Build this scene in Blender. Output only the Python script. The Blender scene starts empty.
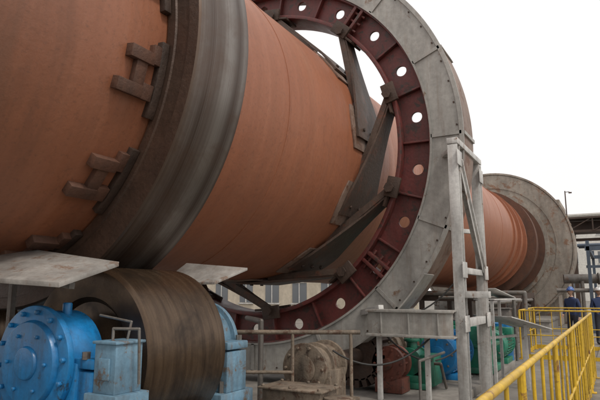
import bpy, bmesh, math, random
from mathutils import Vector, Matrix, noise
random.seed(7)
S=bpy.context.scene
R_=math.radians
# ---------------------------------------------------------------- materials
def newmat(name):
    m=bpy.data.materials.new(name); m.use_nodes=True
    nt=m.node_tree; b=nt.nodes['Principled BSDF']
    return m,nt,b
def N(nt,t,**k):
    n=nt.nodes.new(t)
    for a,v in k.items(): setattr(n,a,v)
    return n
def ramp(nt,fac,stops):
    r=N(nt,'ShaderNodeValToRGB'); e=r.color_ramp.elements
    while len(e)<len(stops): e.new(0.5)
    for i,(p,c) in enumerate(stops):
        e[i].position=p; e[i].color=(c[0],c[1],c[2],1) if hasattr(c,'__len__') else (c,c,c,1)
    nt.links.new(fac,r.inputs[0]); return r.outputs[0]
def mix(nt,f,a,b,mode='MIX'):
    m=N(nt,'ShaderNodeMix',data_type='RGBA',blend_type=mode)
    for s,v in ((m.inputs[0],f),(m.inputs[6],a),(m.inputs[7],b)):
        if isinstance(v,bpy.types.NodeSocket): nt.links.new(v,s)
        elif hasattr(v,'__len__'): s.default_value=(v[0],v[1],v[2],1)
        else: s.default_value=v
    return m.outputs[2]
def noi(nt,vec,scale,detail=6,rough=.6,dist=0):
    n=N(nt,'ShaderNodeTexNoise'); n.inputs['Scale'].default_value=scale
    n.inputs['Detail'].default_value=detail; n.inputs['Roughness'].default_value=rough
    n.inputs['Distortion'].default_value=dist
    nt.links.new(vec,n.inputs['Vector']); return n.outputs[0]
def mapping(nt,vec,sc):
    m=N(nt,'ShaderNodeMapping'); m.inputs['Scale'].default_value=sc
    nt.links.new(vec,m.inputs[0]); return m.outputs[0]
def weathered(name,c1,c2,scale=3,rough=.6,metal=0,bump=.15,rust=None,rustamt=.5,streak=(1,1,1),grime=.5):
    m,nt,b=newmat(name)
    co=N(nt,'ShaderNodeTexCoord').outputs['Object']
    v=mapping(nt,co,streak)
    a=noi(nt,v,scale,8,.65,.3)
    col=mix(nt,ramp(nt,a,[(.3,0),(.7,1)]),c1,c2)
    f=noi(nt,co,scale*9,5,.7)
    col=mix(nt,ramp(nt,f,[(.35,0.0),(.75,.45)]),col,[x*.4 for x in c1])
    if rust:
        r=noi(nt,v,scale*1.7+1.3,9,.75,.5)
        col=mix(nt,ramp(nt,r,[(rustamt,0),(rustamt+.07,1)]),col,rust)
        rs=noi(nt,mapping(nt,co,(7,7,.6)),1.6,6,.7)
        col=mix(nt,ramp(nt,rs,[(.52,0),(.72,.5)]),col,rust)
    g=noi(nt,mapping(nt,co,(1.5,1.5,.35)),scale*.8+.7,6,.6,.2)
    col=mix(nt,ramp(nt,g,[(.42,0),(.78,grime)]),col,(.035,.03,.025))
    nt.links.new(col,b.inputs['Base Color'])
    nt.links.new(ramp(nt,a,[(.2,max(0,rough-.15)),(.8,min(1,rough+.15))]),b.inputs['Roughness'])
    b.inputs['Metallic'].default_value=metal
    bp=N(nt,'ShaderNodeBump'); bp.inputs['Strength'].default_value=bump; bp.inputs['Distance'].default_value=.02
    nt.links.new(f,bp.inputs['Height'])
    b2=N(nt,'ShaderNodeBump'); b2.inputs['Strength'].default_value=bump*.6; b2.inputs['Distance'].default_value=.05
    nt.links.new(a,b2.inputs['Height']); nt.links.new(bp.outputs[0],b2.inputs['Normal'])
    nt.links.new(b2.outputs[0],b.inputs['Normal'])
    return m
CX,CZ=-5.1,2.2
def cylcoord(nt,fa,fy):
    co=N(nt,'ShaderNodeTexCoord').outputs['Object']
    s=N(nt,'ShaderNodeSeparateXYZ'); nt.links.new(co,s.inputs[0])
    def M(op,a,b=None):
        n=N(nt,'ShaderNodeMath',operation=op)
        for i,v in enumerate((a,b)):
            if v is None: continue
            if isinstance(v,bpy.types.NodeSocket): nt.links.new(v,n.inputs[i])
            else: n.inputs[i].default_value=v
        return n.outputs[0]
    dx=M('SUBTRACT',s.outputs[0],CX); dz=M('SUBTRACT',s.outputs[2],CZ)
    r=M('SQRT',M('ADD',M('MULTIPLY',dx,dx),M('MULTIPLY',dz,dz)))
    c=M('MULTIPLY',M('DIVIDE',dx,r),fa); q=M('MULTIPLY',M('DIVIDE',dz,r),fa)
    cb=N(nt,'ShaderNodeCombineXYZ')
    nt.links.new(c,cb.inputs[0]); nt.links.new(M('MULTIPLY',s.outputs[1],fy),cb.inputs[1]); nt.links.new(q,cb.inputs[2])
    return co,s.outputs[1],cb.outputs[0]
def shellmat():
    m,nt,b=newmat('red_oxide_shell')
    co,y,v=cylcoord(nt,.8,2.6)
    _,_,v2=cylcoord(nt,2.0,.5)
    _,_,v4=cylcoord(nt,.5,14)
    big=noi(nt,co,.45,7,.6,.4)
    col=mix(nt,ramp(nt,big,[(.3,0),(.7,1)]),(.265,.092,.044),(.33,.125,.062))
    st=noi(nt,v,2.2,8,.65)
    col=mix(nt,ramp(nt,st,[(.45,0),(.78,.45)]),col,(.15,.06,.034))
    lg=noi(nt,v,1.1,8,.7)
    col=mix(nt,ramp(nt,lg,[(.55,0),(.8,.35)]),col,(.40,.19,.105))
    fn=noi(nt,v4,1.0,6,.7)
    col=mix(nt,ramp(nt,fn,[(.5,0),(.72,.2)]),col,(.40,.18,.10))
    ax=noi(nt,v2,3.2,9,.7,.2)
    col=mix(nt,ramp(nt,ax,[(.57,0),(.8,.4)]),col,(.11,.05,.032))
    sp=noi(nt,co,26,5,.75)
    col=mix(nt,ramp(nt,sp,[(.54,0),(.72,.55)]),col,(.11,.05,.03))
    mr=N(nt,'ShaderNodeMapRange'); nt.links.new(y,mr.inputs[0])
    mr.inputs[1].default_value=3.4; mr.inputs[2].default_value=1.6; mr.inputs[3].default_value=0; mr.inputs[4].default_value=.8
    mm=N(nt,'ShaderNodeMath',operation='MULTIPLY'); nt.links.new(mr.outputs[0],mm.inputs[0])
    nt.links.new(ramp(nt,st,[(.3,.5),(.6,1)]),mm.inputs[1])
    col=mix(nt,mm.outputs[0],col,(.125,.055,.031))
    nt.links.new(col,b.inputs['Base Color'])
    nt.links.new(ramp(nt,st,[(.2,.36),(.8,.6)]),b.inputs['Roughness'])
    b.inputs['Specular IOR Level'].default_value=.5
    bp=N(nt,'ShaderNodeBump'); bp.inputs['Strength'].default_value=.3; bp.inputs['Distance'].default_value=.02
    nt.links.new(noi(nt,co,9,9,.7),bp.inputs['Height'])
    bp2=N(nt,'ShaderNodeBump'); bp2.inputs['Strength'].default_value=.3; bp2.inputs['Distance'].default_value=.12
    nt.links.new(noi(nt,v,.8,3,.5),bp2.inputs['Height']); nt.links.new(bp.outputs[0],bp2.inputs['Normal'])
    nt.links.new(bp2.outputs[0],b.inputs['Normal'])
    return m
def tyremat():
    m,nt,b=newmat('worn_tyre_steel')
    co,y,v=cylcoord(nt,.35,14)
    band=noi(nt,v,1.0,7,.6)
    _,_,v3=cylcoord(nt,.5,60)
    fine=noi(nt,v3,1.0,4,.7)
    mr=N(nt,'ShaderNodeMapRange'); nt.links.new(y,mr.inputs[0]); mr.inputs[1].default_value=3.2; mr.inputs[2].default_value=3.9
    base=ramp(nt,mr.outputs[0],[(0,(.12,.082,.058)),(.1,(.18,.15,.13)),(.26,(.07,.05,.04)),(.4,(.15,.122,.104)),(.62,(.22,.2,.18)),(.8,(.085,.066,.056)),(.92,(.2,.178,.16)),(1,(.07,.05,.042))])
    col=mix(nt,ramp(nt,band,[(.35,0),(.65,.6)]),base,(.07,.05,.04))
    col=mix(nt,ramp(nt,fine,[(.52,0),(.74,.35)]),col,(.3,.27,.25))
    bl=noi(nt,co,2.2,8,.7,.4)
    col=mix(nt,ramp(nt,bl,[(.47,0),(.72,.65)]),col,(.09,.05,.032))
    nt.links.new(col,b.inputs['Base Color'])
    b.inputs['Metallic'].default_value=.72
    nt.links.new(ramp(nt,band,[(.3,.27),(.7,.45)]),b.inputs['Roughness'])
    bp=N(nt,'ShaderNodeBump'); bp.inputs['Strength'].default_value=.15; bp.inputs['Distance'].default_value=.01
    nt.links.new(fine,bp.inputs['Height']); nt.links.new(bp.outputs[0],b.inputs['Normal'])
    return m
def rollermat():
    m,nt,b=newmat('greasy_roller_steel')
    co=N(nt,'ShaderNodeTexCoord').outputs['Object']
    f=noi(nt,mapping(nt,co,(1,16,1)),1.3,6,.65)
    col=mix(nt,ramp(nt,f,[(.3,0),(.7,1)]),(.04,.023,.013),(.115,.076,.046))
    g=noi(nt,co,3,8,.7,.5)
    col=mix(nt,ramp(nt,g,[(.48,0),(.68,.75)]),col,(.018,.012,.009))
    nt.links.new(col,b.inputs['Base Color']); b.inputs['Metallic'].default_value=.55
    nt.links.new(ramp(nt,g,[(.3,.18),(.7,.4)]),b.inputs['Roughness'])
    bp=N(nt,'ShaderNodeBump'); bp.inputs['Strength'].default_value=.25; bp.inputs['Distance'].default_value=.01
    nt.links.new(f,bp.inputs['Height']); nt.links.new(bp.outputs[0],b.inputs['Normal'])
    return m
SHELL=shellmat(); TYRE=tyremat(); ROLL=rollermat()
RUSTY=weathered('rusted_brown_steel',(.1,.045,.028),(.16,.072,.042),3,.7,.1,.4)
DARKRUST=weathered('dark_rusted_steel',(.05,.032,.024),(.095,.055,.038),3,.65,.2,.4)
TFACE=weathered('tyre_side_face',(.06,.036,.026),(.115,.064,.042),2.5,.5,.35,.3)
GEARRED=weathered('dark_red_gear_paint',(.12,.024,.021),(.175,.038,.032),3,.5,0,.2,rust=(.05,.028,.022),rustamt=.53)
GUARD=weathered('grey_painted_guard',(.36,.35,.32),(.46,.445,.41),1.5,.5,.15,.15,rust=(.21,.135,.09),rustamt=.6,grime=.5)
GBAND=weathered('guard_rusty_band',(.21,.145,.11),(.3,.21,.165),1.5,.6,.1,.2,rust=(.15,.075,.045),rustamt=.52)
SPRING=weathered('spring_plate_steel',(.075,.05,.038),(.13,.085,.062),2.5,.5,.3,.3,rust=(.14,.058,.035),rustamt=.55)
BLUE=weathered('blue_enamel',(.008,.19,.48),(.015,.26,.6),2.5,.33,0,.1,rust=(.03,.05,.07),rustamt=.6,grime=.6)
PALEBLUE=weathered('faded_blue_paint',(.12,.24,.34),(.2,.34,.44),3,.5,0,.15,rust=(.15,.11,.08),rustamt=.55,grime=.7)
GREEN=weathered('green_enamel',(.012,.16,.1),(.018,.23,.14),3,.4,0,.12,rust=(.04,.05,.04),rustamt=.58,grime=.6)
WHITE=weathered('chipped_white_paint',(.54,.535,.51),(.66,.65,.62),2.2,.55,0,.15,rust=(.2,.11,.065),rustamt=.585,grime=.5)
PLATE=weathered('dusty_plate',(.28,.26,.235),(.42,.40,.37),1.6,.6,.1,.2,rust=(.22,.15,.11),rustamt=.55,grime=.6)
GREYSTEEL=weathered('grey_steel',(.14,.13,.12),(.24,.225,.2),3,.5,.3,.2,rust=(.13,.07,.045),rustamt=.55)
TANMETAL=weathered('dusty_tan_metal',(.2,.155,.11),(.31,.25,.19),4,.7,.1,.4,rust=(.12,.065,.04),rustamt=.54,grime=.8)
CONC=weathered('concrete',(.2,.185,.165),(.3,.28,.25),.8,.9,0,.4,grime=.7)
GROUND=weathered('ground_concrete',(.17,.155,.135),(.27,.25,.22),.35,.92,0,.4,grime=.6)
YEL=weathered('yellow_paint',(.64,.40,.015),(.72,.46,.025),3,.42,0,.1,rust=(.2,.09,.03),rustamt=.57,grime=.6)
HOOD=weathered('mottled_hood_plate',(.30,.26,.215),(.42,.38,.325),.8,.75,.1,.3,rust=(.24,.14,.09),rustamt=.54,grime=.6)
BEIGE=weathered('beige_plaster',(.52,.45,.35),(.6,.53,.42),.4,.9,0,.1,grime=.35)
HAZE=weathered('haze_paled_cladding',(.62,.6,.55),(.7,.68,.63),.3,.8,0,.05,grime=.1)  # distance haze painted into the pale wall and roof colour of the far halls
BLACK=weathered('black_rubber',(.02,.02,.02),(.035,.035,.033),3,.6,0,.1)
NAVY=weathered('navy_workwear',(.02,.035,.09),(.03,.05,.13),6,.9,0,.3,grime=.3)
DKT=weathered('dark_trousers',(.018,.02,.03),(.03,.032,.045),6,.9,0,.3,grime=.3)
SKIN=weathered('skin',(.42,.25,.17),(.46,.28,.19),6,.55,0,.02,grime=0)
HELM=weathered('helmet_blue',(.05,.12,.35),(.06,.15,.42),3,.3,0,.02,grime=.1)
HELR=weathered('helmet_white',(.6,.6,.58),(.7,.7,.68),3,.3,0,.02,grime=.1)
GLASS,nt,b=newmat('window_glass'); b.inputs['Base Color'].default_value=(.12,.13,.14,1); b.inputs['Roughness'].default_value=.12
# ---------------------------------------------------------------- mesh builder
class MB:
    def __init__(s): s.v=[];s.f=[]
    def add(s,vs,fs):
        o=len(s.v); s.v+= [tuple(v) for v in vs]; s.f+=[tuple(i+o for i in f) for f in fs]; return s
    def box(s,c,d,rot=None):
        c=Vector(c); M=rot or Matrix.Identity(3)
        vs=[c+M@Vector((x*d[0]/2,y*d[1]/2,z*d[2]/2)) for x in(-1,1) for y in(-1,1) for z in(-1,1)]
        return s.add(vs,[(0,1,3,2),(4,6,7,5),(0,4,5,1),(2,3,7,6),(0,2,6,4),(1,5,7,3)])
    def beam(s,p,q,w,h,up=(0,0,1)):
        p=Vector(p);q=Vector(q);y=(q-p);L=y.length;y.normalize();u=Vector(up)
        if abs(y.dot(u))>.98:u=Vector((0,1,0))
        x=y.cross(u).normalized();z=x.cross(y)
        return s.box((p+q)/2,(w,L,h),Matrix((x,y,z)).transposed())
    def cyl(s,p,q,r,r2=None,n=28,cap=True):
        r2=r if r2 is None else r2
        p=Vector(p);q=Vector(q);y=(q-p).normalized();u=Vector((0,0,1))
        if abs(y.dot(u))>.95:u=Vector((1,0,0))
        x=y.cross(u).normalized();z=x.cross(y)
        vs=[];
        for c,rr in((p,r),(q,r2)):
            for i in range(n):
                a=2*math.pi*i/n; vs.append(c+(x*math.cos(a)+z*math.sin(a))*rr)
        fs=[(i,(i+1)%n,n+(i+1)%n,n+i) for i in range(n)]
        if cap: fs+= [tuple(range(n))[::-1],tuple(range(n,2*n))]
        return s.add(vs,fs)
    def tube(s,pts,r,n=12):
        for a,b in zip(pts[:-1],pts[1:]): s.cyl(a,b,r,n=n)
        for p in pts[1:-1]: s.ball(p,(r,r,r),8,6)
        return s
    def cable(s,p,q,sag,r=.012,n=14):
        p=Vector(p);q=Vector(q)
        pts=[p.lerp(q,i/n)-Vector((0,0,sag*4*(i/n)*(1-i/n))) for i in range(n+1)]
        return s.tube(pts,r,8)
    def ball(s,c,r,n=16,m=10,fn=None):
        vs=[];fs=[]
        for j in range(m+1):
            t=math.pi*j/m
            for i in range(n):
                a=2*math.pi*i/n
                p=Vector((math.sin(t)*math.cos(a)*r[0],math.sin(t)*math.sin(a)*r[1],math.cos(t)*r[2]))
                if fn:p=fn(p)
                vs.append(Vector(c)+p)
        for j in range(m):
            for i in range(n): fs.append((j*n+i,(j+1)*n+i,(j+1)*n+(i+1)%n,j*n+(i+1)%n))
        return s.add(vs,fs)
    def lathe(s,prof,cx=CX,cz=CZ,n=160,a0=0,a1=360,closed=True):
        full=abs(a1-a0-360)<1e-6; k=n if full else n+1; m=len(prof); vs=[];fs=[]
        for i in range(k):
            a=R_(a0+(a1-a0)*i/n)
            for r,y in prof: vs.append((cx+r*math.cos(a),y,cz+r*math.sin(a)))
        for i in range(n):
            i2=(i+1)%k
            for j in range(m if closed else m-1):
                j2=(j+1)%m; fs.append((i*m+j,i*m+j2,i2*m+j2,i2*m+j))
        if not full and closed: fs+= [tuple(range(m)),tuple((k-1)*m+j for j in range(m))[::-1]]
        return s.add(vs,fs)
    def obj(s,name,mat,parent=None,bevel=0,split=True):
        me=bpy.data.meshes.new(name); me.from_pydata(s.v,[],s.f)
        bm=bmesh.new(); bm.from_mesh(me); bmesh.ops.recalc_face_normals(bm,faces=bm.faces); bm.to_mesh(me); bm.free()
        me.materials.append(mat)
        me.polygons.foreach_set('use_smooth',[True]*len(me.polygons))
        o=bpy.data.objects.new(name,me); S.collection.objects.link(o)
        if bevel:
            md=o.modifiers.new('b','BEVEL'); md.width=bevel; md.segments=2; md.limit_method='ANGLE'; md.angle_limit=R_(40)
        if split:
            md=o.modifiers.new('e','EDGE_SPLIT'); md.split_angle=R_(35)
        if parent: o.parent=parent
        return o
def E(name):
    o=bpy.data.objects.new(name,None); S.collection.objects.link(o); o.empty_display_size=.2; return o
def pc(r,a,y): a=R_(a); return Vector((CX+r*math.cos(a),y,CZ+r*math.sin(a)))
def frame(a):
    a=R_(a); er=Vector((math.cos(a),0,math.sin(a))); et=Vector((-math.sin(a),0,math.cos(a)))
    return Matrix((er,Vector((0,1,0)),et)).transposed()
GZ=-1.5
# ---------------------------------------------------------------- kiln
K=E('rotary_kiln')
MB().lathe([(2.0,-7),(2.0,28.2),(1.9,28.2),(1.9,-7)],n=200).obj('shell',SHELL,K)
w=MB()
for y in (1.15,5.25,10.4,13.2,16.2,19.2):
    w.lathe([(1.99,y-.018),(2.008,y-.012),(2.011,y),(2.008,y+.012),(1.99,y+.018)],n=200)
w.obj('weld_seams',SHELL,K)
w=MB()
for k in range(14):
    a=-13.8+k*360/14
    w.box(pc(2.035,a+3.9,2.93),(.075,.24,.10),frame(a+3.9))
    w.box(pc(2.035,a-4.0,2.87),(.075,.25,.10),frame(a-4.0))
    w.box(pc(2.025,a,2.95),(.055,.11,.28),frame(a))
    w.box(pc(2.03,a+5.2,3.08),(.065,.08,.16),frame(a+5.2))
    w.box(pc(2.03,a-3.6,3.05),(.065,.11,.13),frame(a-3.6))
w.obj('retaining_blocks',RUSTY,K,.004)
w=MB()
for k in range(14):
    a=-13.8+k*360/14
    w.lathe([(1.995,3.12),(2.06,3.12),(2.06,3.195),(1.995,3.195)],n=8,a0=a-9,a1=a+9)
w.obj('tyre_stop_ring_segments',DARKRUST,K,.004)
w=MB()
for y,r,t in ((21.5,2.07,.12),(22.6,2.12,.1),(24.0,2.12,.1)):
    w.lathe([(1.99,y),(r,y),(r,y+t),(1.99,y+t)],n=140)
w.obj('shell_stiffening_rings',SHELL,K)
w=MB()
for y,r,t in ((25.2,2.36,.6),(27.2,2.2,.12),(27.6,2.45,.1)):
    w.lathe([(1.99,y),(r,y),(r,y+t),(1.99,y+t)],n=140)
w.obj('far_end_rings',RUSTY,K)
T=E('riding_tyre')
MB().lathe([(2.345,3.205),(2.36,3.22),(2.36,3.885),(2.345,3.9)],closed=False,n=240).obj('running_surface',TYRE,T)
MB().lathe([(2.345,3.205),(2.25,3.2),(2.245,3.215),(2.11,3.215),(2.1,3.2),(2.02,3.2),(2.02,3.9),(2.345,3.9)],closed=False,n=240).obj('side_faces',TFACE,T)
# ---------------------------------------------------------------- girth gear
G=E('girth_gear')
def annulus_holes(name,r0,r1,y0,y1,hr,rh,nh,off,mat,parent):
    cu=bpy.data.curves.new(name,'CURVE'); cu.dimensions='2D'; cu.fill_mode='BOTH'
    def circ(cx,cy,r,n,rev=False):
        sp=cu.splines.new('POLY'); sp.points.add(n-1); sp.use_cyclic_u=True
        for i in range(n):
            a=2*math.pi*i/n*(-1 if rev else 1); sp.points[i].co=(cx+r*math.cos(a),cy+r*math.sin(a),0,1)
    circ(0,0,r1,180);circ(0,0,r0,180,True)
    for k in range(nh):
        a=R_(off+k*360/nh); circ(rh*math.cos(a),rh*math.sin(a),hr,24,True)
    cu.extrude=(y1-y0)/2
    t=bpy.data.objects.new('tmp',cu); S.collection.objects.link(t)
    dg=bpy.context.evaluated_depsgraph_get(); me=bpy.data.meshes.new_from_object(t.evaluated_get(dg))
    bpy.data.objects.remove(t)
    for v in me.vertices:
        x,y,z=v.co; v.co=(CX+x,(y0+y1)/2+z,CZ+y)
    me.materials.clear(); me.materials.append(mat); me.name=name
    o=bpy.data.objects.new(name,me); S.collection.objects.link(o); o.parent=parent
    md=o.modifiers.new('e','EDGE_SPLIT'); md.split_angle=R_(30)
    me.polygons.foreach_set('use_smooth',[True]*len(me.polygons))
    return o
annulus_holes('gear_web',2.52,3.0,7.64,7.68,.082,2.78,22,7.5,GEARRED,G)
w=MB()
w.lathe([(2.50,7.5),(2.56,7.5),(2.56,8.0),(2.50,8.0)],n=180)
w.lathe([(2.96,7.52),(3.05,7.52),(3.05,8.0),(2.96,8.0)],n=180)
for k in range(22):
    a=7.5+8.18+k*360/22
    w.box(pc(2.76,a,7.60),(.40,.085,.03),frame(a))
w.obj('gear_rims_and_ribs',GEARRED,G,.006)
w=MB()
for k in range(110):
    a=k*360/110
    w.box(pc(3.12,a,7.8),(.14,.42,.085),frame(a))
w.obj('gear_teeth',DARKRUST,G)
w=MB()
for a in (-40.5,139.5,49.5,229.5):
    for d in(-1.4,1.4): w.box(pc(2.76,a+d,7.59),(.42,.16,.05),frame(a+d))
    for rr in (2.63,2.76,2.89):
        p=pc(rr,a,7.57); t=frame(a)@Vector((0,0,1)); w.cyl(p-t*.16,p+t*.16,.022,n=8)
w.obj('joint_flanges',GEARRED,G,.004)
P=MB();B=MB();PIN=MB();P2=MB()
def strip(P,pts,th,yc,f0,f1):
    vs=[];fs=[];n=len(pts)
    for r,a,hw in pts:
        for rr in(r,r+th): vs+= [pc(rr,a,yc-hw*f0),pc(rr,a,yc+hw*f1)]
    for i in range(n-1):
        o=i*4; fs+= [(o,o+1,o+5,o+4),(o+2,o+6,o+7,o+3),(o,o+4,o+6,o+2),(o+1,o+3,o+7,o+5)]
    fs+= [(0,2,3,1),((n-1)*4,(n-1)*4+1,(n-1)*4+3,(n-1)*4+2)]
    P.add(vs,fs)
for k in range(11):
    b_=49+k*360/11
    yc=7.62
    tl=lambda t:2.045/math.cos(R_(36-t))
    strip(P,[(tl(0),b_,.15),(tl(6),b_-6,.155),(tl(12),b_-12,.18),(tl(18),b_-18,.23),(tl(24),b_-24,.29),(tl(30),b_-30,.36),(2.045,b_-36,.43),(2.03,b_-41,.46),(2.03,b_-48,.46)],.035,yc,1.15,.9)
    strip(P2,[(2.005,b_-34,.5),(2.005,b_-40,.56),(2.005,b_-46,.56),(2.005,b_-53,.5)],.022,yc,1.15,1.0)
    for t0 in range(0,30,6):
        p=pc(tl(t0)-.05,b_-t0,yc-.16-.0043*t0); q=pc(tl(t0+6)-.05,b_-t0-6,yc-.16-.0043*(t0+6)); P.beam(p,q,.02,.09,up=frame(b_-t0)@Vector((1,0,0)))
    for dy in(-.2,.17): B.box(pc(2.53,b_+.5,yc+dy),(.2,.05,.3),frame(b_))
    B.box(pc(2.47,b_-3,yc-.02),(.035,.36,.3),frame(b_-3))
    PIN.cyl(pc(2.50,b_,yc-.27),pc(2.50,b_,yc+.24),.05,n=14)
    PIN.cyl(pc(2.50,b_,yc-.285),pc(2.50,b_,yc-.255),.075,n=6)
    for j in(-1,0,1): PIN.cyl(pc(2.05,b_-44,yc+j*.3-.02),pc(2.085,b_-44,yc+j*.3-.02),.028,n=6)
P.obj('spring_plates',SPRING,G); P2.obj('backing_plates',GBAND,G); B.obj('spring_brackets',DARKRUST,G,.006); PIN.obj('spring_pins',DARKRUST,G)
# guard
GG=E('gear_guard')
w=MB()
segs=16
for k in range(segs):
    a0=k*360/segs+.12; a1=(k+1)*360/segs-.12
    w.lathe([(3.0,7.5),(3.43,7.5),(3.43,7.512),(3.0,7.512)],n=12,a0=a0,a1=a1)
w.obj('face_plates',GUARD,GG)
w=MB()
w.lathe([(3.43,7.508),(3.445,7.508),(3.445,8.12),(3.43,8.12)],n=200)
w.lathe([(3.05,8.12),(3.445,8.12),(3.445,8.132),(3.05,8.132)],n=200)
w.obj('outer_band',GBAND,GG)
w=MB()
for k in range(segs):
    a=k*360/segs
    w.box(pc(3.215,a,7.487),(.43,.018,.05),frame(a))
    w.box(pc(3.455,a,7.82),(.03,.62,.05),frame(a))
w.lathe([(3.40,7.478),(3.46,7.478),(3.46,7.506),(3.40,7.506)],n=200)
w.lathe([(2.985,7.478),(3.015,7.478),(3.015,7.497),(2.985,7.497)],n=200)
w.obj('stiffeners',GUARD,GG)
w=MB()
for k in range(64):
    a=k*360/64+2
    w.cyl(pc(3.37,a,7.5),pc(3.37,a,7.485),.013,n=6)
w.obj('bolts',DARKRUST,GG)
# ---------------------------------------------------------------- support rollers
def roller(name,x,z,y0=3.05,y1=3.97,r=.7):
    e=E(name)
    prof=[(.14,y0+.03),(.42,y0+.05),(.46,y0+.01),(.58,y0+.0),(.67,y0),(r,y0+.03),(r,y1-.03),(.67,y1),(.46,y1),(.42,y1-.04),(.14,y1-.04)]
    MB().lathe(prof,x,z,n=96).obj('rim',ROLL,e)
    w=MB().cyl((x,y0-.4,z),(x,y1+.5,z),.15,n=32)
    w.obj('shaft',DARKRUST,e)
    return e
def housing(name,x,z,y0,y1,mat,front=True,cap=BLUE):
    e=E(name)
    w=MB(); w.cyl((x,y0,z),(x,y1,z),.36,n=48)
    w.box((x,(y0+y1)/2,z-.2),(.82,(y1-y0)*.96,.42))
    w.box((x,(y0+y1)/2,z-.47),(1.15,(y1-y0)+.12,.14))
    for sx in(-1,1):
        w.box((x+sx*.48,(y0+y1)/2,z-.22),(.16,(y1-y0)*.8,.36))
        w.box((x+sx*.46,(y0+y1)/2,z+.01),(.22,(y1-y0)*.86,.07))
    w.cyl((x+.1,(y0+y1)/2,z+.3),(x+.1,(y0+y1)/2,z+.42),.035,n=14)
    w.obj('body',mat,e,.012)
    yf=y0 if front else y1; s=-1 if front else 1
    w=MB(); w.cyl((x,yf,z),(x,yf+s*.05,z),.40,n=56); w.cyl((x,yf+s*.05,z),(x,yf+s*.09,z),.30,.285,n=48); w.cyl((x,yf+s*.09,z),(x,yf+s*.11,z),.12,.11,n=32)
    for i in range(14):
        a=2*math.pi*i/14+.1
        p=Vector((x+.355*math.cos(a),yf+s*.05,z+.355*math.sin(a))); w.cyl(p,p+Vector((0,s*.028,0)),.02,n=6)
    for i in range(6):
        a=2*math.pi*i/6
        p=Vector((x+.21*math.cos(a),yf+s*.09,z+.21*math.sin(a))); w.cyl(p,p+Vector((0,s*.018,0)),.015,n=6)
    w.obj('end_cap',cap,e,.004)
    w=MB()
    for sx in(-1,1):
        for dy in(.12,.88):
            y=y0+(y1-y0)*dy
            w.cyl((x+sx*.5,y,z-.42),(x+sx*.5,y,z-.3),.03,n=6); w.cyl((x+sx*.47,y,z+.04),(x+sx*.47,y,z+.09),.03,n=6)
    w.obj('bolts',GREYSTEEL,e)
    return e
RX,RZ=-3.67,-.49
RX2=2*CX-RX
for x in(RX,RX2):
    roller('support_roller',x,RZ)
    housing('bearing_housing',x,RZ,2.64,2.93,BLUE)
    housing('bearing_housing',x,RZ,4.12,4.5,PALEBLUE,False,PALEBLUE)
e=E('lubrication_box')
w=MB(); w.box((-3.0,2.78,-.5),(.2,.24,.32)); w.box((-3.0,2.78,-.33),(.23,.27,.02)); w.box((-3.0,2.78,-.9),(.3,.3,.48)); w.box((-2.99,2.65,-.5),(.1,.02,.14)); w.obj('box',PALEBLUE,e,.006)
w=MB(); w.tube([(-3.0,2.72,-.32),(-3.0,2.72,-.24),(-2.82,2.78,-.24),(-2.82,2.8,-.6)],.01); w.tube([(-3.0,2.85,-.32),(-2.98,2.86,-.2),(-3.3,2.86,-.16)],.009); w.obj('pipework',GREYSTEEL,e)
e=E('roller_base_frame')
w=MB()
for y in (2.78,4.3):
    w.box((CX,y,-1.09),(5.0,.5,.02)); w.box((CX,y,-1.23),(5.0,.04,.26)); w.box((CX,y,-1.37),(5.0,.5,.02))
    for i in range(9): w.box((CX-2.3+i*.575,y,-1.23),(.02,.44,.25))
for x in(-7.3,-5.1,-2.9): w.box((x,3.54,-1.2),(.12,1.0,.2))
w.obj('girders',PALEBLUE,e,.004)
def slab(name,q,t,mat,legs):
    e=E(name); q=[Vector(p) for p in q]; d=Vector((0,0,t))
    MB().add(q+[p-d for p in q],[(0,1,2,3),(7,6,5,4),(0,4,5,1),(1,5,6,2),(2,6,7,3),(3,7,4,0)]).obj('plate',mat,e,.003)
    w=MB()
    for a,b_ in legs: w.beam(a,b_,.045,.045)
    w.obj('brackets',GREYSTEEL,e)
slab('roller_cover_plate',[(-3.2,2.92,.23),(-4.2,2.92,.36),(-4.6,2.1,.16),(-3.2,2.42,.07)],.035,PLATE,[((-4.35,2.3,.1),(-4.35,2.3,-1.05)),((-3.3,2.6,.05),(-4.4,2.6,.2)),((-4.35,2.85,.3),(-4.35,2.85,-1.0))])
slab('roller_cover_plate',[(-3.0,4.3,.235),(-3.75,4.3,.30),(-3.8,4.0,.10),(-3.15,4.0,.10)],.025,PLATE,[((-3.5,4.2,.18),(-3.5,4.2,-.2)),((-3.2,4.25,.15),(-3.65,4.25,.2))])
# ---------------------------------------------------------------- piers and ground
def pier(name,x0,x1,y0,y1,z1):
    e=E(name)
    w=MB(); w.box(((x0+x1)/2,(y0+y1)/2,(GZ+z1-.12)/2-.2),(x1-x0,y1-y0,z1-.12-GZ+.4)); w.box(((x0+x1)/2,(y0+y1)/2,z1-.06),(x1-x0+.08,y1-y0+.08,.12))
    w.obj('block',CONC,e,.02)
pier('concrete_pier',-8.2,-2.6,2.1,4.85,-1.385)
pier('concrete_pier',-7.6,-1.95,4.95,11.6,-1.38)
pier('concrete_pier',-8.0,-2.3,23.5,27.0,-1.0)
for x in(RX,RX2):
    roller('support_roller',x,-.52,25.15,25.95,.66); housing('bearing_housing',x,-.52,24.65,25.0,GREYSTEEL,True,GREYSTEEL)
w=MB(); w.add([(-400,-100,GZ),(400,-100,GZ),(400,900,GZ),(-400,900,GZ)],[(0,1,2,3)]); w.obj('ground',GROUND)
w=MB(); w.box((2.2,8,GZ+.02),(5.4,24,.036)); w.obj('walkway_pavement',CONC,None,.01)
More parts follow.
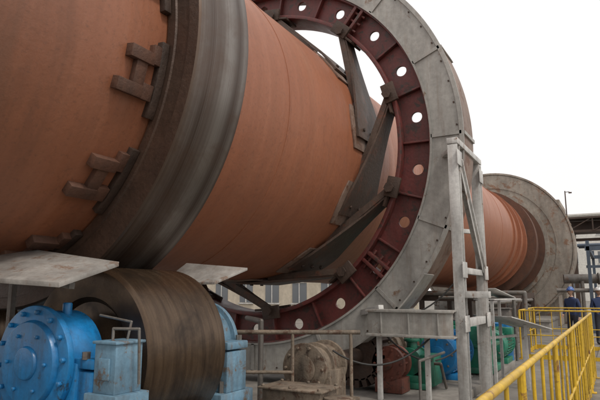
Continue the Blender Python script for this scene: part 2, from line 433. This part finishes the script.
# ---------------------------------------------------------------- drive train
e=E('pinion_shaft')
PX,PZ=-3.34,-.9
def sect(w,c,r,n,size):
    for k in range(n):
        A=2*math.pi*k/n; er=Vector((math.cos(A),0,math.sin(A))); et=Vector((-math.sin(A),0,math.cos(A)))
        w.box(Vector(c)+er*r,size,Matrix((er,Vector((0,1,0)),et)).transposed())
w=MB(); w.cyl((PX,6.2,PZ),(PX,9.9,PZ),.12,n=28)
sect(w,(PX,7.8,PZ),.38,20,(.12,.5,.07))
w.cyl((PX,7.55,PZ),(PX,8.05,PZ),.34,n=40); w.obj('pinion',DARKRUST,e)
w=MB()
for y in(9.2,9.36): w.cyl((PX,y,PZ),(PX,y+.13,PZ),.34,n=40)
w.cyl((PX,9.05,PZ),(PX,9.2,PZ),.2,n=30)
for i in range(10):
    a=2*math.pi*i/10; w.cyl((PX+.27*math.cos(a),9.14,PZ+.27*math.sin(a)),(PX+.27*math.cos(a),9.5,PZ+.27*math.sin(a)),.035,n=8)
w.obj('coupling',RUSTY,e,.005)
# red-brown flanged brake drum on the motor-side shaft
e=E('flanged_coupling_drum')
w=MB(); w.cyl((-2.86,7.55,-.98),(-2.86,7.63,-.98),.24,n=40); w.cyl((-2.86,7.63,-.98),(-2.86,7.8,-.98),.15,n=32); w.cyl((-2.86,7.8,-.98),(-2.86,7.88,-.98),.24,n=40); w.cyl((-2.86,7.47,-.98),(-2.86,7.55,-.98),.08,n=24)
for i in range(10):
    a=2*math.pi*i/10; w.cyl((-2.86+.195*math.cos(a),7.52,-.98+.195*math.sin(a)),(-2.86+.195*math.cos(a),7.91,-.98+.195*math.sin(a)),.02,n=6)
w.box((-2.86,7.72,-1.27),(.4,.34,.2))
w.obj('drum',weathered('red_brown_casting',(.15,.045,.03),(.22,.07,.045),3,.55,.1,.2,rust=(.06,.035,.025),rustamt=.55),e,.004)
def pbearing(name,y,mat):
    e=E(name); w=MB(); w.cyl((PX,y,PZ),(PX,y+.5,PZ),.25,n=40); w.cyl((PX,y-.05,PZ),(PX,y,PZ),.3,n=40); w.cyl((PX,y-.1,PZ),(PX,y-.05,PZ),.17,.15,n=30)
    w.cyl((PX,y+.2,PZ),(PX,y+.27,PZ),.29,n=40)
    w.cyl((PX,y+.5,PZ),(PX,y+.55,PZ),.3,n=40)
    w.box((PX,y+.25,PZ-.2),(.62,.44,.36)); w.box((PX,y+.25,PZ-.42),(.95,.55,.1))
    for i in range(10):
        a=2*math.pi*i/10; w.cyl((PX+.25*math.cos(a),y-.08,PZ+.25*math.sin(a)),(PX+.25*math.cos(a),y,PZ+.25*math.sin(a)),.02,n=6)
    w.obj('body',mat,e,.006)
pbearing('pinion_bearing',6.05,TANMETAL); pbearing('pinion_bearing',8.4,TANMETAL)
def motor(name,x,z,y0,y1,r,mat):
    e=E(name); w=MB(); w.cyl((x,y0,z),(x,y1,z),r*.9,n=40)
    sect(w,(x,(y0+y1)/2,z),r*.93,32,(r*.16,(y1-y0)*.82,.012))
    w.cyl((x,y0-.14,z),(x,y0,z),r*.85,r,n=40); w.cyl((x,y0-.18,z),(x,y0-.14,z),r*.4,n=24); w.cyl((x,y1,z),(x,y1+.06,z),r*1.02,n=40); w.cyl((x,y1,z),(x,y1+.4,z),.05,n=16)
    w.box((x,(y0+y1)/2,z-r-.02),(r*1.7,(y1-y0)*.8,.1)); w.box((x+r*.75,(y0+y1)/2,z+r*.7),(.22,.3,.2))
    w.obj('casing',mat,e,.006)
    w=MB()
    for i in range(8):
        a=2*math.pi*i/8; w.cyl((x+r*.7*math.cos(a),y0-.155,z+r*.7*math.sin(a)),(x+r*.7*math.cos(a),y0-.12,z+r*.7*math.sin(a)),.02,n=6)
    w.box((x,(y0+y1)/2,(z-r-.07+GZ)/2),(r*1.9,(y1-y0)*.95,abs(z-r-.07-GZ))); w.obj('plinth',CONC,e,.01)
motor('electric_motor',-2.5,-.95,8.9,9.75,.33,BLUE)
motor('electric_motor',-2.2,-1.0,11.6,12.4,.3,GREEN)
e=E('gearbox')
w=MB(); w.box((-2.95,10.4,-.92),(1.9,.85,.7)); w.box((-2.95,10.4,-.9),(2.05,.95,.06)); w.box((-2.95,10.4,-1.3),(2.1,1.0,.1)); w.box((-2.7,10.4,-.53),(.5,.5,.08))
w.cyl((PX,9.85,PZ),(PX,9.98,PZ),.28,n=32); w.cyl((-2.5,9.85,PZ-.05),(-2.5,9.98,PZ-.05),.2,n=32)
for x in(-3.8,-3.3,-2.1): w.cyl((x,9.94,-.94),(x,9.94,-.8),.025,n=8)
w.obj('casing',GREEN,e,.02)
e=E('hydraulic_pump_unit')
w=MB(); w.cyl((-2.75,8.15,-1.0),(-2.75,8.5,-1.0),.17,n=32); w.cyl((-2.75,8.1,-1.0),(-2.75,8.15,-1.0),.2,n=32); w.cyl((-2.75,8.5,-1.0),(-2.75,8.55,-1.0),.2,n=32); w.box((-2.75,8.3,-1.24),(.46,.46,.1)); w.box((-2.75,8.3,-1.33),(.6,.55,.08)); w.cyl((-2.75,8.3,-.86),(-2.75,8.3,-.72),.08,n=20); w.cyl((-2.75,8.3,-.72),(-2.75,8.3,-.68),.12,n=20)
w.box((-2.45,8.25,-1.1),(.2,.4,.42))
w.obj('pump',GREEN,e,.006)
w=MB(); w.tube([(-2.75,8.3,-.7),(-2.75,8.3,-.5),(-3.2,8.3,-.5),(-3.3,8.45,-.62)],.02); w.tube([(-2.45,8.1,-1.0),(-2.25,8.05,-1.0),(-2.25,8.3,-1.36)],.022); w.obj('pipes',GREYSTEEL,e)
e=E('cast_base_cover')
w=MB()
w.box((-2.95,5.35,-1.29),(1.25,.72,.16)); w.box((-2.95,5.35,-1.19),(1.1,.58,.05)); w.box((-3.05,5.38,-1.09),(.7,.4,.16)); w.box((-3.05,5.38,-1.0),(.78,.48,.025))
w.cyl((-2.55,5.3,-1.17),(-2.55,5.3,-1.08),.12,n=28); w.cyl((-2.55,5.3,-1.08),(-2.55,5.3,-1.05),.15,n=28)
for sx in(-.34,0,.34):
    for sy in(-.2,.2): w.cyl((-3.05+sx,5.38+sy,-.99),(-3.05+sx,5.38+sy,-.965),.022,n=6)
for sx in(-.56,-.2,.2,.56): w.cyl((-2.95+sx,5.03,-1.21),(-2.95+sx,5.03,-1.18),.03,n=6)
for i in range(5): w.box((-3.4+i*.22,5.0,-1.26),(.02,.1,.12))
w.obj('casting',TANMETAL,e,.012)
e=E('oil_drum')
w=MB(); 
prof=[(.0,0),(.27,0),(.285,.02),(.285,.27),(.295,.285),(.285,.30),(.285,.56),(.295,.575),(.285,.59),(.285,.83),(.29,.85),(.27,.84),(0,.835)]
vs=[];fs=[];n=36
for i in range(n):
    a=2*math.pi*i/n
    for r,z in prof: vs.append((-2.3+r*math.cos(a),12.9+r*math.sin(a),GZ+z))
m=len(prof)
for i in range(n):
    for j in range(m-1): fs.append((i*m+j,((i+1)%n)*m+j,((i+1)%n)*m+j+1,i*m+j+1))
w.add(vs,fs); w.obj('barrel',BLUE,e)
# ---------------------------------------------------------------- steel support frame
e=E('steel_support_frame')
def angle_post(w,x,y,z0,z1,s=.13,t=.014):
    w.box((x,y-s/2,(z0+z1)/2),(s,t,z1-z0)); w.box((x,y+s/2,(z0+z1)/2),(s,t,z1-z0)); w.box((x-s/2+t,y,(z0+z1)/2),(t,s-t-.004,z1-z0))
w=MB()
angle_post(w,-1.71,7.15,GZ,1.93); angle_post(w,-1.71,8.5,GZ,1.93)
w.box((-1.71,7.825,1.98),(.14,1.5,.08))
w.beam((-1.68,7.26,1.75),(-1.68,8.42,.36),.03,.11,up=(1,0,0))
w.beam((-1.66,7.24,1.7),(-1.66,8.40,.31),.08,.012,up=(1,0,0))
w.box((-1.71,7.83,.29),(.08,1.2,.08)); w.box((-1.71,7.83,-.38),(.1,1.2,.1))
w.box((-1.55,7.15,-.02),(.4,.12,.08))
w.beam((-1.71,7.15,1.9),(-2.0,7.62,1.9),.06,.06); w.beam((-1.71,8.5,.9),(-1.95,8.1,.9),.06,.06)
for z in(.29,-.38,1.75):
    w.box((-1.64,7.15,z),(.012,.24,.2)); w.box((-1.64,8.5,z),(.012,.24,.2))
w.obj('posts_and_braces',WHITE,e,.003)
e=E('guard_support_beam')
w=MB(); w.box((-2.33,6.95,-.385),(1.12,.02,.33)); w.box((-2.33,7.1,-.225),(1.16,.32,.02)); w.box((-2.33,7.1,-.545),(1.16,.32,.02)); w.box((-2.33,6.92,-.23),(1.16,.05,.035)); w.box((-2.33,6.92,-.54),(1.16,.05,.035))
for x in(-2.7,-2.33,-1.95): w.box((x,6.93,-.385),(.02,.03,.27))
w.obj('channel',GUARD,e,.004)
w=MB()
for x in(-2.8,-2.15): w.beam((x,7.1,-.56),(x,7.1,-1.38),.06,.06)
w.beam((-2.8,7.2,-.2),(-3.2,7.5,-.28),.08,.08)
w.obj('legs',WHITE,e,.004)
e=E('lower_guard_shield')
w=MB(); w.lathe([(3.47,7.3),(3.49,7.3),(3.49,7.75),(3.47,7.75)],n=20,a0=-56,a1=-34); w.obj('sheet',GUARD,e)
e=E('pipe_handrail')
w=MB(); w.tube([(-4.0,5.3,-.45),(-2.62,6.05,-.45)],.026)
for f in(.05,.5,.93):
    p=Vector((-4.0,5.3,-.45)).lerp(Vector((-2.62,6.05,-.45)),f); w.cyl(p,(p.x,p.y,-1.45),.02,n=10)
w.tube([(-4.0,5.3,-.9),(-3.3,5.68,-.9)],.02)
w.obj('tubes',TANMETAL,e)
e=E('sheet_metal_shelter')
w=MB()
w.beam((-1.75,9.3,-.36),(-1.25,9.9,-.56),.9,.015)
w.beam((-1.8,9.0,-.1),(-1.55,10.0,-.1),.34,.02)
w.beam((-1.78,9.15,.07),(-1.60,9.9,-.08),.3,.012)
w.obj('sheets',WHITE,e,.002)
w=MB()
for x,y in((-1.9,9.0),(-1.68,9.0),(-1.75,10.0),(-1.4,10.0),(-1.3,9.6)): w.beam((x,y,-.12 if x<-1.5 else -.5),(x,y,GZ),.045,.045)
w.beam((-1.9,9.0,-.7),(-1.5,10.0,-.7),.04,.04)
w.obj('legs',WHITE,e)
e=E('service_pipework')
w=MB()
w.tube([(-2.1,6.6,-1.4),(-2.1,6.6,-.8),(-2.1,7.7,-.8),(-2.5,7.95,-.95)],.018)
w.tube([(-3.9,5.9,-1.4),(-3.9,5.9,-.35),(-4.6,6.6,-.35)],.035)
w.tube([(-2.2,11.2,-1.4),(-2.2,11.2,-.2),(-2.2,18,-.2)],.04)
w.tube([(-1.9,12.6,-1.4),(-1.9,12.6,-.1),(-3.5,12.6,-.1)],.035)
w.tube([(-2.7,13,-1.5),(-2.7,13,.1)],.06); w.tube([(-2.0,15,-1.5),(-2.0,15,.0),(-5,15,.0)],.06)
w.tube([(-2.8,9.6,-.45),(-2.0,9.6,-.45),(-2.0,9.6,-1.4)],.02)
w.obj('pipes',GREYSTEEL,e)
e=E('hose_bundle')
w=MB(); w.cable((-2.1,7.1,-.56),(-3.1,6.3,-.7),.25); w.cable((-2.7,7.1,-.56),(-2.1,8.9,-.75),.3); w.cable((-1.71,7.1,.2),(-2.7,6.95,-.22),.22,.01); w.cable((-1.7,8.6,.3),(-1.75,9.3,-.1),.15,.01)
w.obj('hoses',BLACK,e)
e=E('control_cabinet')
w=MB(); w.box((-2.65,14.6,-.95),(.7,.4,1.1)); w.box((-2.65,14.385,-.93),(.62,.02,.96)); w.box((-2.42,14.365,-.95),(.03,.02,.12)); w.box((-2.65,14.6,-.38),(.76,.46,.03)); w.obj('cabinet',GREYSTEEL,e,.008)
e=E('steel_access_platform')
w=MB()
for x in(-4.8,-2.6):
    for y in(15.5,18.5,21.5): w.beam((x,y,GZ),(x,y,-.1),.12,.12)
for x in(-4.8,-2.6): w.beam((x,15.3,-.1),(x,21.7,-.1),.1,.16)
for y in(15.5,18.5,21.5): w.beam((-4.8,y,-.15),(-2.6,y,-.15),.1,.14)
w.box((-3.7,18.5,-.01),(2.3,6.4,.03)); w.beam((-2.6,15.5,GZ),(-2.6,18.5,-.2),.06,.06); w.beam((-2.6,21.5,GZ),(-2.6,18.5,-.2),.06,.06)
w.obj('structure',DARKRUST,e)
# ---------------------------------------------------------------- yellow railing
def railing(name,p,q,h=1.1,step=.42):
    e=E(name); p=Vector(p);q=Vector(q); L=(q-p).length; n=max(1,round(L/step)); w=MB()
    up=Vector((0,0,h)); w.cyl(p+up,q+up,.018,n=12)
    w.cyl(p+up*.5,q+up*.5,.013,n=10)
    w.box((p+q)/2+Vector((0,0,.07)),(max(abs(q.x-p.x),.006),max(abs(q.y-p.y),.006),.1))
    for i in range(n+1):
        a=p.lerp(q,i/n); big=(i%4==0 or i==n)
        w.cyl(a,a+up,.02 if big else .01,n=10)
        if big: w.box(a+Vector((0,0,.006)),(.12,.12,.012))
    w.obj('rails',YEL,e)
RLX=-.42
railing('yellow_railing',(RLX,1.2,GZ+.04),(RLX,11.2,GZ+.04))
railing('yellow_railing',(-2.0,13.9,GZ),(-.25,13.9,GZ))
railing('yellow_railing',(-2.0,16.6,GZ),(1.5,16.6,GZ))
railing('yellow_railing',(-2.0,14.0,GZ),(-2.0,16.5,GZ))
# ---------------------------------------------------------------- far hood
H=E('kiln_hood')
w=MB(); w.lathe([(2.3,28.0),(3.55,28.0),(3.62,28.05),(3.62,30.6),(2.3,30.6)],n=120); w.lathe([(2.02,27.75),(2.62,27.75),(2.62,28.02),(2.02,28.02)],n=120)
w.obj('drum',HOOD,H)
w=MB(); w.lathe([(3.6,27.97),(3.68,27.97),(3.68,28.07),(3.6,28.07)],n=120); w.lathe([(2.9,27.97),(2.94,27.97),(2.94,28.02),(2.9,28.02)],n=120)
for k in range(24): w.box(pc(3.65,k*15,28.2),(.08,.3,.05),frame(k*15))
w.obj('flanges',HOOD,H)
w=MB(); w.box((CX,30.2,-.2),(5.6,3.6,2.6)); w.box((CX,32.5,1.6),(6,4,6.2)); w.obj('base_chamber',HOOD,H,.03)
e=E('air_duct_pipe')
w=MB(); w.tube([(-1.9,26.5,.6),(9,28.5,.6)],.2,24); w.tube([(-2.0,24,.1),(9,25,.1)],.08)
for x in(-1.2,1.5,6.5):
    w.cyl((x,26.65+.19*x,.5),(x,26.65+.19*x,GZ),.08)
for x in(-.6,.6,2.4): w.cyl((x,26.72+.183*(x+.0),.6),(x+.05,26.73+.183*x,.6),.25)
w.obj('pipe',GREYSTEEL,e)
# ---------------------------------------------------------------- background
def building(name,x0,x1,y0,y1,h,mat,rows,cols,roof=None,side=True,wf=.5):
    e=E(name); w=MB(); w.box(((x0+x1)/2,(y0+y1)/2,GZ+h/2),(x1-x0,y1-y0,h)); w.obj('walls',mat,e)
    r=MB(); r.box(((x0+x1)/2,(y0+y1)/2,GZ+h+.15),(x1-x0+.6,y1-y0+.6,.3)); r.obj('roof',roof or GREYSTEEL,e)
    g=MB();f=MB(); cw=(x1-x0)/cols; rh=h/rows
    for i in range(cols):
        for j in range(rows):
            x=x0+cw*(i+.5); z=GZ+rh*(j+.5)
            g.box((x,y0-.01,z),(cw*wf,.04,rh*.4)); f.box((x,y0-.05,z-rh*.22),(cw*wf*1.15,.12,.08)); f.box((x,y0-.045,z),(.06,.05,rh*.4)); f.box((x,y0-.05,z+rh*.22),(cw*wf,.05,.06))
    if side:
        n=max(2,int((y1-y0)/cw))
        for i in range(n):
            for j in range(rows):
                y=y0+(y1-y0)*(i+.5)/n; z=GZ+rh*(j+.5); g.box((x1+.01,y,z),(.04,cw*.5,rh*.4)); f.box((x1+.05,y,z-rh*.22),(.12,cw*.6,.08))
    g.obj('windows',GLASS,e); f.obj('frames',WHITE,e)
building('factory_office_building',-40,-12,30,38,6.0,BEIGE,2,14)
building('factory_hall',-9,70,120,150,16.5,HAZE,3,16,HAZE,True,.3)
building('factory_hall',4,50,62,75,5.5,HAZE,2,12,HAZE)
e=E('conveyor_gallery')
w=MB(); w.box((6.6,40,3.9),(18,1.6,.15)); w.box((6.6,40,4.75),(18,1.8,.12)); w.box((6.6,40,3.4),(18,.15,.18))
for i in range(13):
    x=-2.4+i*1.5; w.beam((x,39.2,3.9),(x,39.2,4.75),.08,.08)
    if i<12: w.beam((x,39.2,3.9),(x+1.5,39.2,4.75),.06,.06)
w.box((6.6,40.5,4.3),(18,.05,.7))
for x in(-2.1,3.4,10): w.beam((x,39.6,3.9),(x,39.6,GZ),.22,.22); w.beam((x,40.5,3.9),(x,40.5,GZ),.22,.22); w.beam((x,39.6,1),(x,40.5,3.6),.12,.12)
w.obj('truss',DARKRUST,e)
e=E('lamp_mast')
w=MB(); w.cyl((-3.1,52,GZ),(-3.1,52,8.7),.08,.045); w.beam((-3.1,52,8.6),(-2.75,52,8.6),.05,.05); w.box((-2.7,52,8.52),(.25,.16,.1)); w.obj('mast',DARKRUST,e)
e=E('steel_pipe_rack')
w=MB()
for x in(-.8,2.4):
    for y in(24,30): w.beam((x,y,GZ),(x,y,2.0),.12,.12)
w.box((.8,24,1.7),(3.4,.12,.16)); w.box((.8,30,1.7),(3.4,.12,.16)); w.box((-.8,27,1.7),(.12,6,.16)); w.box((.8,24,1.0),(3.4,.08,.1)); w.beam((-.8,24,-1),(2.4,24,1),.07,.07)
w.cyl((-1.2,25,1.9),(9,25,1.9),.07); w.cyl((-1.2,26,1.95),(9,26,1.95),.1)
w.obj('frame',weathered('blue_grey_steel',(.06,.085,.12),(.1,.13,.17),3,.6,.1,.2),e)
# ---------------------------------------------------------------- workers
def worker(name,loc,face,helm,arm=0):
    e=E(name)
    vs=[];rad=[];ed=[]
    def v(p,r): vs.append(p); rad.append(r); return len(vs)-1
    pel=v((0,0,.95),(.155,.12)); sp=v((0,-.01,1.12),(.15,.11)); ch=v((0,0,1.30),(.18,.12)); n0=v((0,0,1.44),(.09,.08)); n1=v((0,.012,1.55),(.055,.055))
    ed+=[(pel,sp),(sp,ch),(ch,n0),(n0,n1)]
    hands=[]
    for s in(-1,1):
        hp=v((s*.095,0,.88),(.095,.1)); kn=v((s*.12,.03,.49),(.062,.065)); an=v((s*.13,-.01,.1),(.045,.05)); hl=v((s*.135,.02,.05),(.045,.045)); to=v((s*.15,.17,.04),(.04,.035))
        ed+=[(pel,hp),(hp,kn),(kn,an),(an,hl),(hl,to)]
        sh=v((s*.19,0,1.39),(.068,.068)); el=v((s*.25,-.03,1.12),(.047,.05))
        wr=(s*.22,.14+arm,.95+arm) if s==1 else (s*.27,.06,.87)
        wi=v(wr,(.03,.032)); ed+=[(ch,sh),(sh,el),(el,wi)]
        hands.append((Vector(wr),(Vector(wr)-Vector((s*.25,-.03,1.12))).normalized(),s))
    def skin(vs,ed,rad,root,nm,sub=2):
        me=bpy.data.meshes.new(nm); me.from_pydata(vs,ed,[]); o=bpy.data.objects.new(nm,me); S.collection.objects.link(o)
        m=o.modifiers.new('s','SKIN'); m.use_smooth_shade=True
        lay=me.skin_vertices[0].data
        for i,r in enumerate(rad): lay[i].radius=r; lay[i].use_root=(i==root)
        s_=o.modifiers.new('u','SUBSURF'); s_.levels=sub; s_.render_levels=sub
        bpy.context.view_layer.update()
        dg=bpy.context.evaluated_depsgraph_get(); m2=bpy.data.meshes.new_from_object(o.evaluated_get(dg)); bpy.data.objects.remove(o)
        o=bpy.data.objects.new(nm,m2); S.collection.objects.link(o); o.parent=e; return o
    o=skin(vs,ed,rad,0,'body'); me=o.data; me.materials.clear()
    for m in(NAVY,DKT,SKIN,BLACK): me.materials.append(m)
    for p in me.polygons:
        c=p.center; p.use_smooth=True
        p.material_index=3 if c.z<.11 else 1 if (c.z<.93 and abs(c.x)<.2) else 2 if (c.z>1.49 and abs(c.x)<.1) else 0
    for wr,d,s in hands:
        side=Vector((0,1,0)) if abs(d.y)<.7 else Vector((0,0,1)); side=(side-d*side.dot(d)).normalized(); nrm=d.cross(side)
        v2=[wr,wr+d*.05,wr+d*.095];r2=[(.026,.026),(.03,.03),(.03,.026)];e2=[(0,1),(1,2)]
        for k,(off,L) in enumerate(((-.027,.06),(-.009,.072),(.010,.068),(.027,.052))):
            b0=len(v2); curl=nrm*(-s)
            v2+= [wr+d*.1+side*off, wr+d*(.1+L*.55)+side*off*1.1+curl*.008, wr+d*(.1+L*.95)+side*off*1.1+curl*.028]
            r2+= [(.009,.009),(.008,.008),(.007,.007)]; e2+=[(2,b0),(b0,b0+1),(b0+1,b0+2)]
        b0=len(v2); v2+= [wr+d*.07+side*.04,wr+d*.105+side*.055]; r2+=[(.011,.011),(.009,.009)]; e2+=[(1,b0),(b0,b0+1)]
        h=skin(v2,e2,r2,0,'hand',1); h.data.materials.clear(); h.data.materials.append(SKIN)
    def hd(p):
        q=p.copy()
        if q.z<0: q.x*=1-.28*(-q.z/.12)
        if q.y>0 and abs(q.x)<.02 and -.03<q.z<.012: q.y+=.018
        if q.y>0 and -.02>q.z>-.11: q.y*=1.03
        return q
    w=MB(); w.ball((0,.03,1.655),(.077,.095,.12),32,24,hd)
    for s in(-1,1): w.ball((s*.077,.022,1.65),(.012,.022,.034),10,8)
    w.obj('head',SKIN,e,0,False)
    w=MB()
    for s in(-1,1): w.ball((s*.03,.113,1.668),(.013,.006,.007),10,6)
    w.box((0,.122,1.60),(.045,.006,.008)); w.ball((0,.005,1.665),(.079,.09,.1),20,14); w.obj('hair_and_features',BLACK,e,0,False)
    w=MB()
    def hm(p):
        q=p.copy(); q.z=max(q.z,0); return q
    w.ball((0,.02,1.70),(.105,.125,.115),32,20,hm); w.cyl((0,.04,1.695),(0,.04,1.707),.14,n=32); w.box((0,.02,1.81),(.03,.18,.015)); w.obj('helmet',helm,e,0,True)
    e.location=(loc[0],loc[1],GZ); e.rotation_euler=(0,0,face); e.scale=(.93,.93,.93)
worker('worker',(-1.15,18.3),R_(150),HELM)
worker('worker',(-.45,19.0),R_(200),HELR,arm=.1)
# ---------------------------------------------------------------- camera
th=R_(29.5);ph=R_(9.6)
F=Vector((-math.sin(th)*math.cos(ph),math.cos(th)*math.cos(ph),math.sin(ph)))
Rv=Vector((math.cos(th),math.sin(th),0)); U=Rv.cross(F)
cam=bpy.data.cameras.new('cam'); co=bpy.data.objects.new('camera',cam); S.collection.objects.link(co)
M=Matrix((Rv,U,-F)).transposed().to_4x4(); co.matrix_world=M
cam.lens=33; cam.sensor_width=36; cam.clip_end=2000; cam.clip_start=.05
S.camera=co
# ---------------------------------------------------------------- light
el=R_(52); az=R_(112)
sd=Vector((math.sin(az)*math.cos(el),math.cos(az)*math.cos(el),math.sin(el)))
L=bpy.data.lights.new('sun','SUN'); L.energy=1.5; L.angle=R_(10); L.color=(1,.93,.85)
lo=bpy.data.objects.new('sun',L); S.collection.objects.link(lo); lo.rotation_euler=(-sd).to_track_quat('-Z','Y').to_euler()
W=bpy.data.worlds.new('World'); S.world=W; W.use_nodes=True; nt=W.node_tree
bg=nt.nodes['Background']
sky=nt.nodes.new('ShaderNodeTexSky'); sky.sky_type='NISHITA'; sky.sun_disc=False; sky.sun_elevation=el; sky.sun_rotation=az; sky.dust_density=6; sky.air_density=1.5
hs=nt.nodes.new('ShaderNodeHueSaturation'); hs.inputs['Saturation'].default_value=.3; nt.links.new(sky.outputs[0],hs.inputs['Color'])
col=mix(nt,.75,hs.outputs[0],(12.9,12.5,12.3)); nt.links.new(col,bg.inputs[0]); bg.inputs[1].default_value=.1
S.view_settings.view_transform='Standard'; S.view_settings.look='None'; S.view_settings.exposure=0
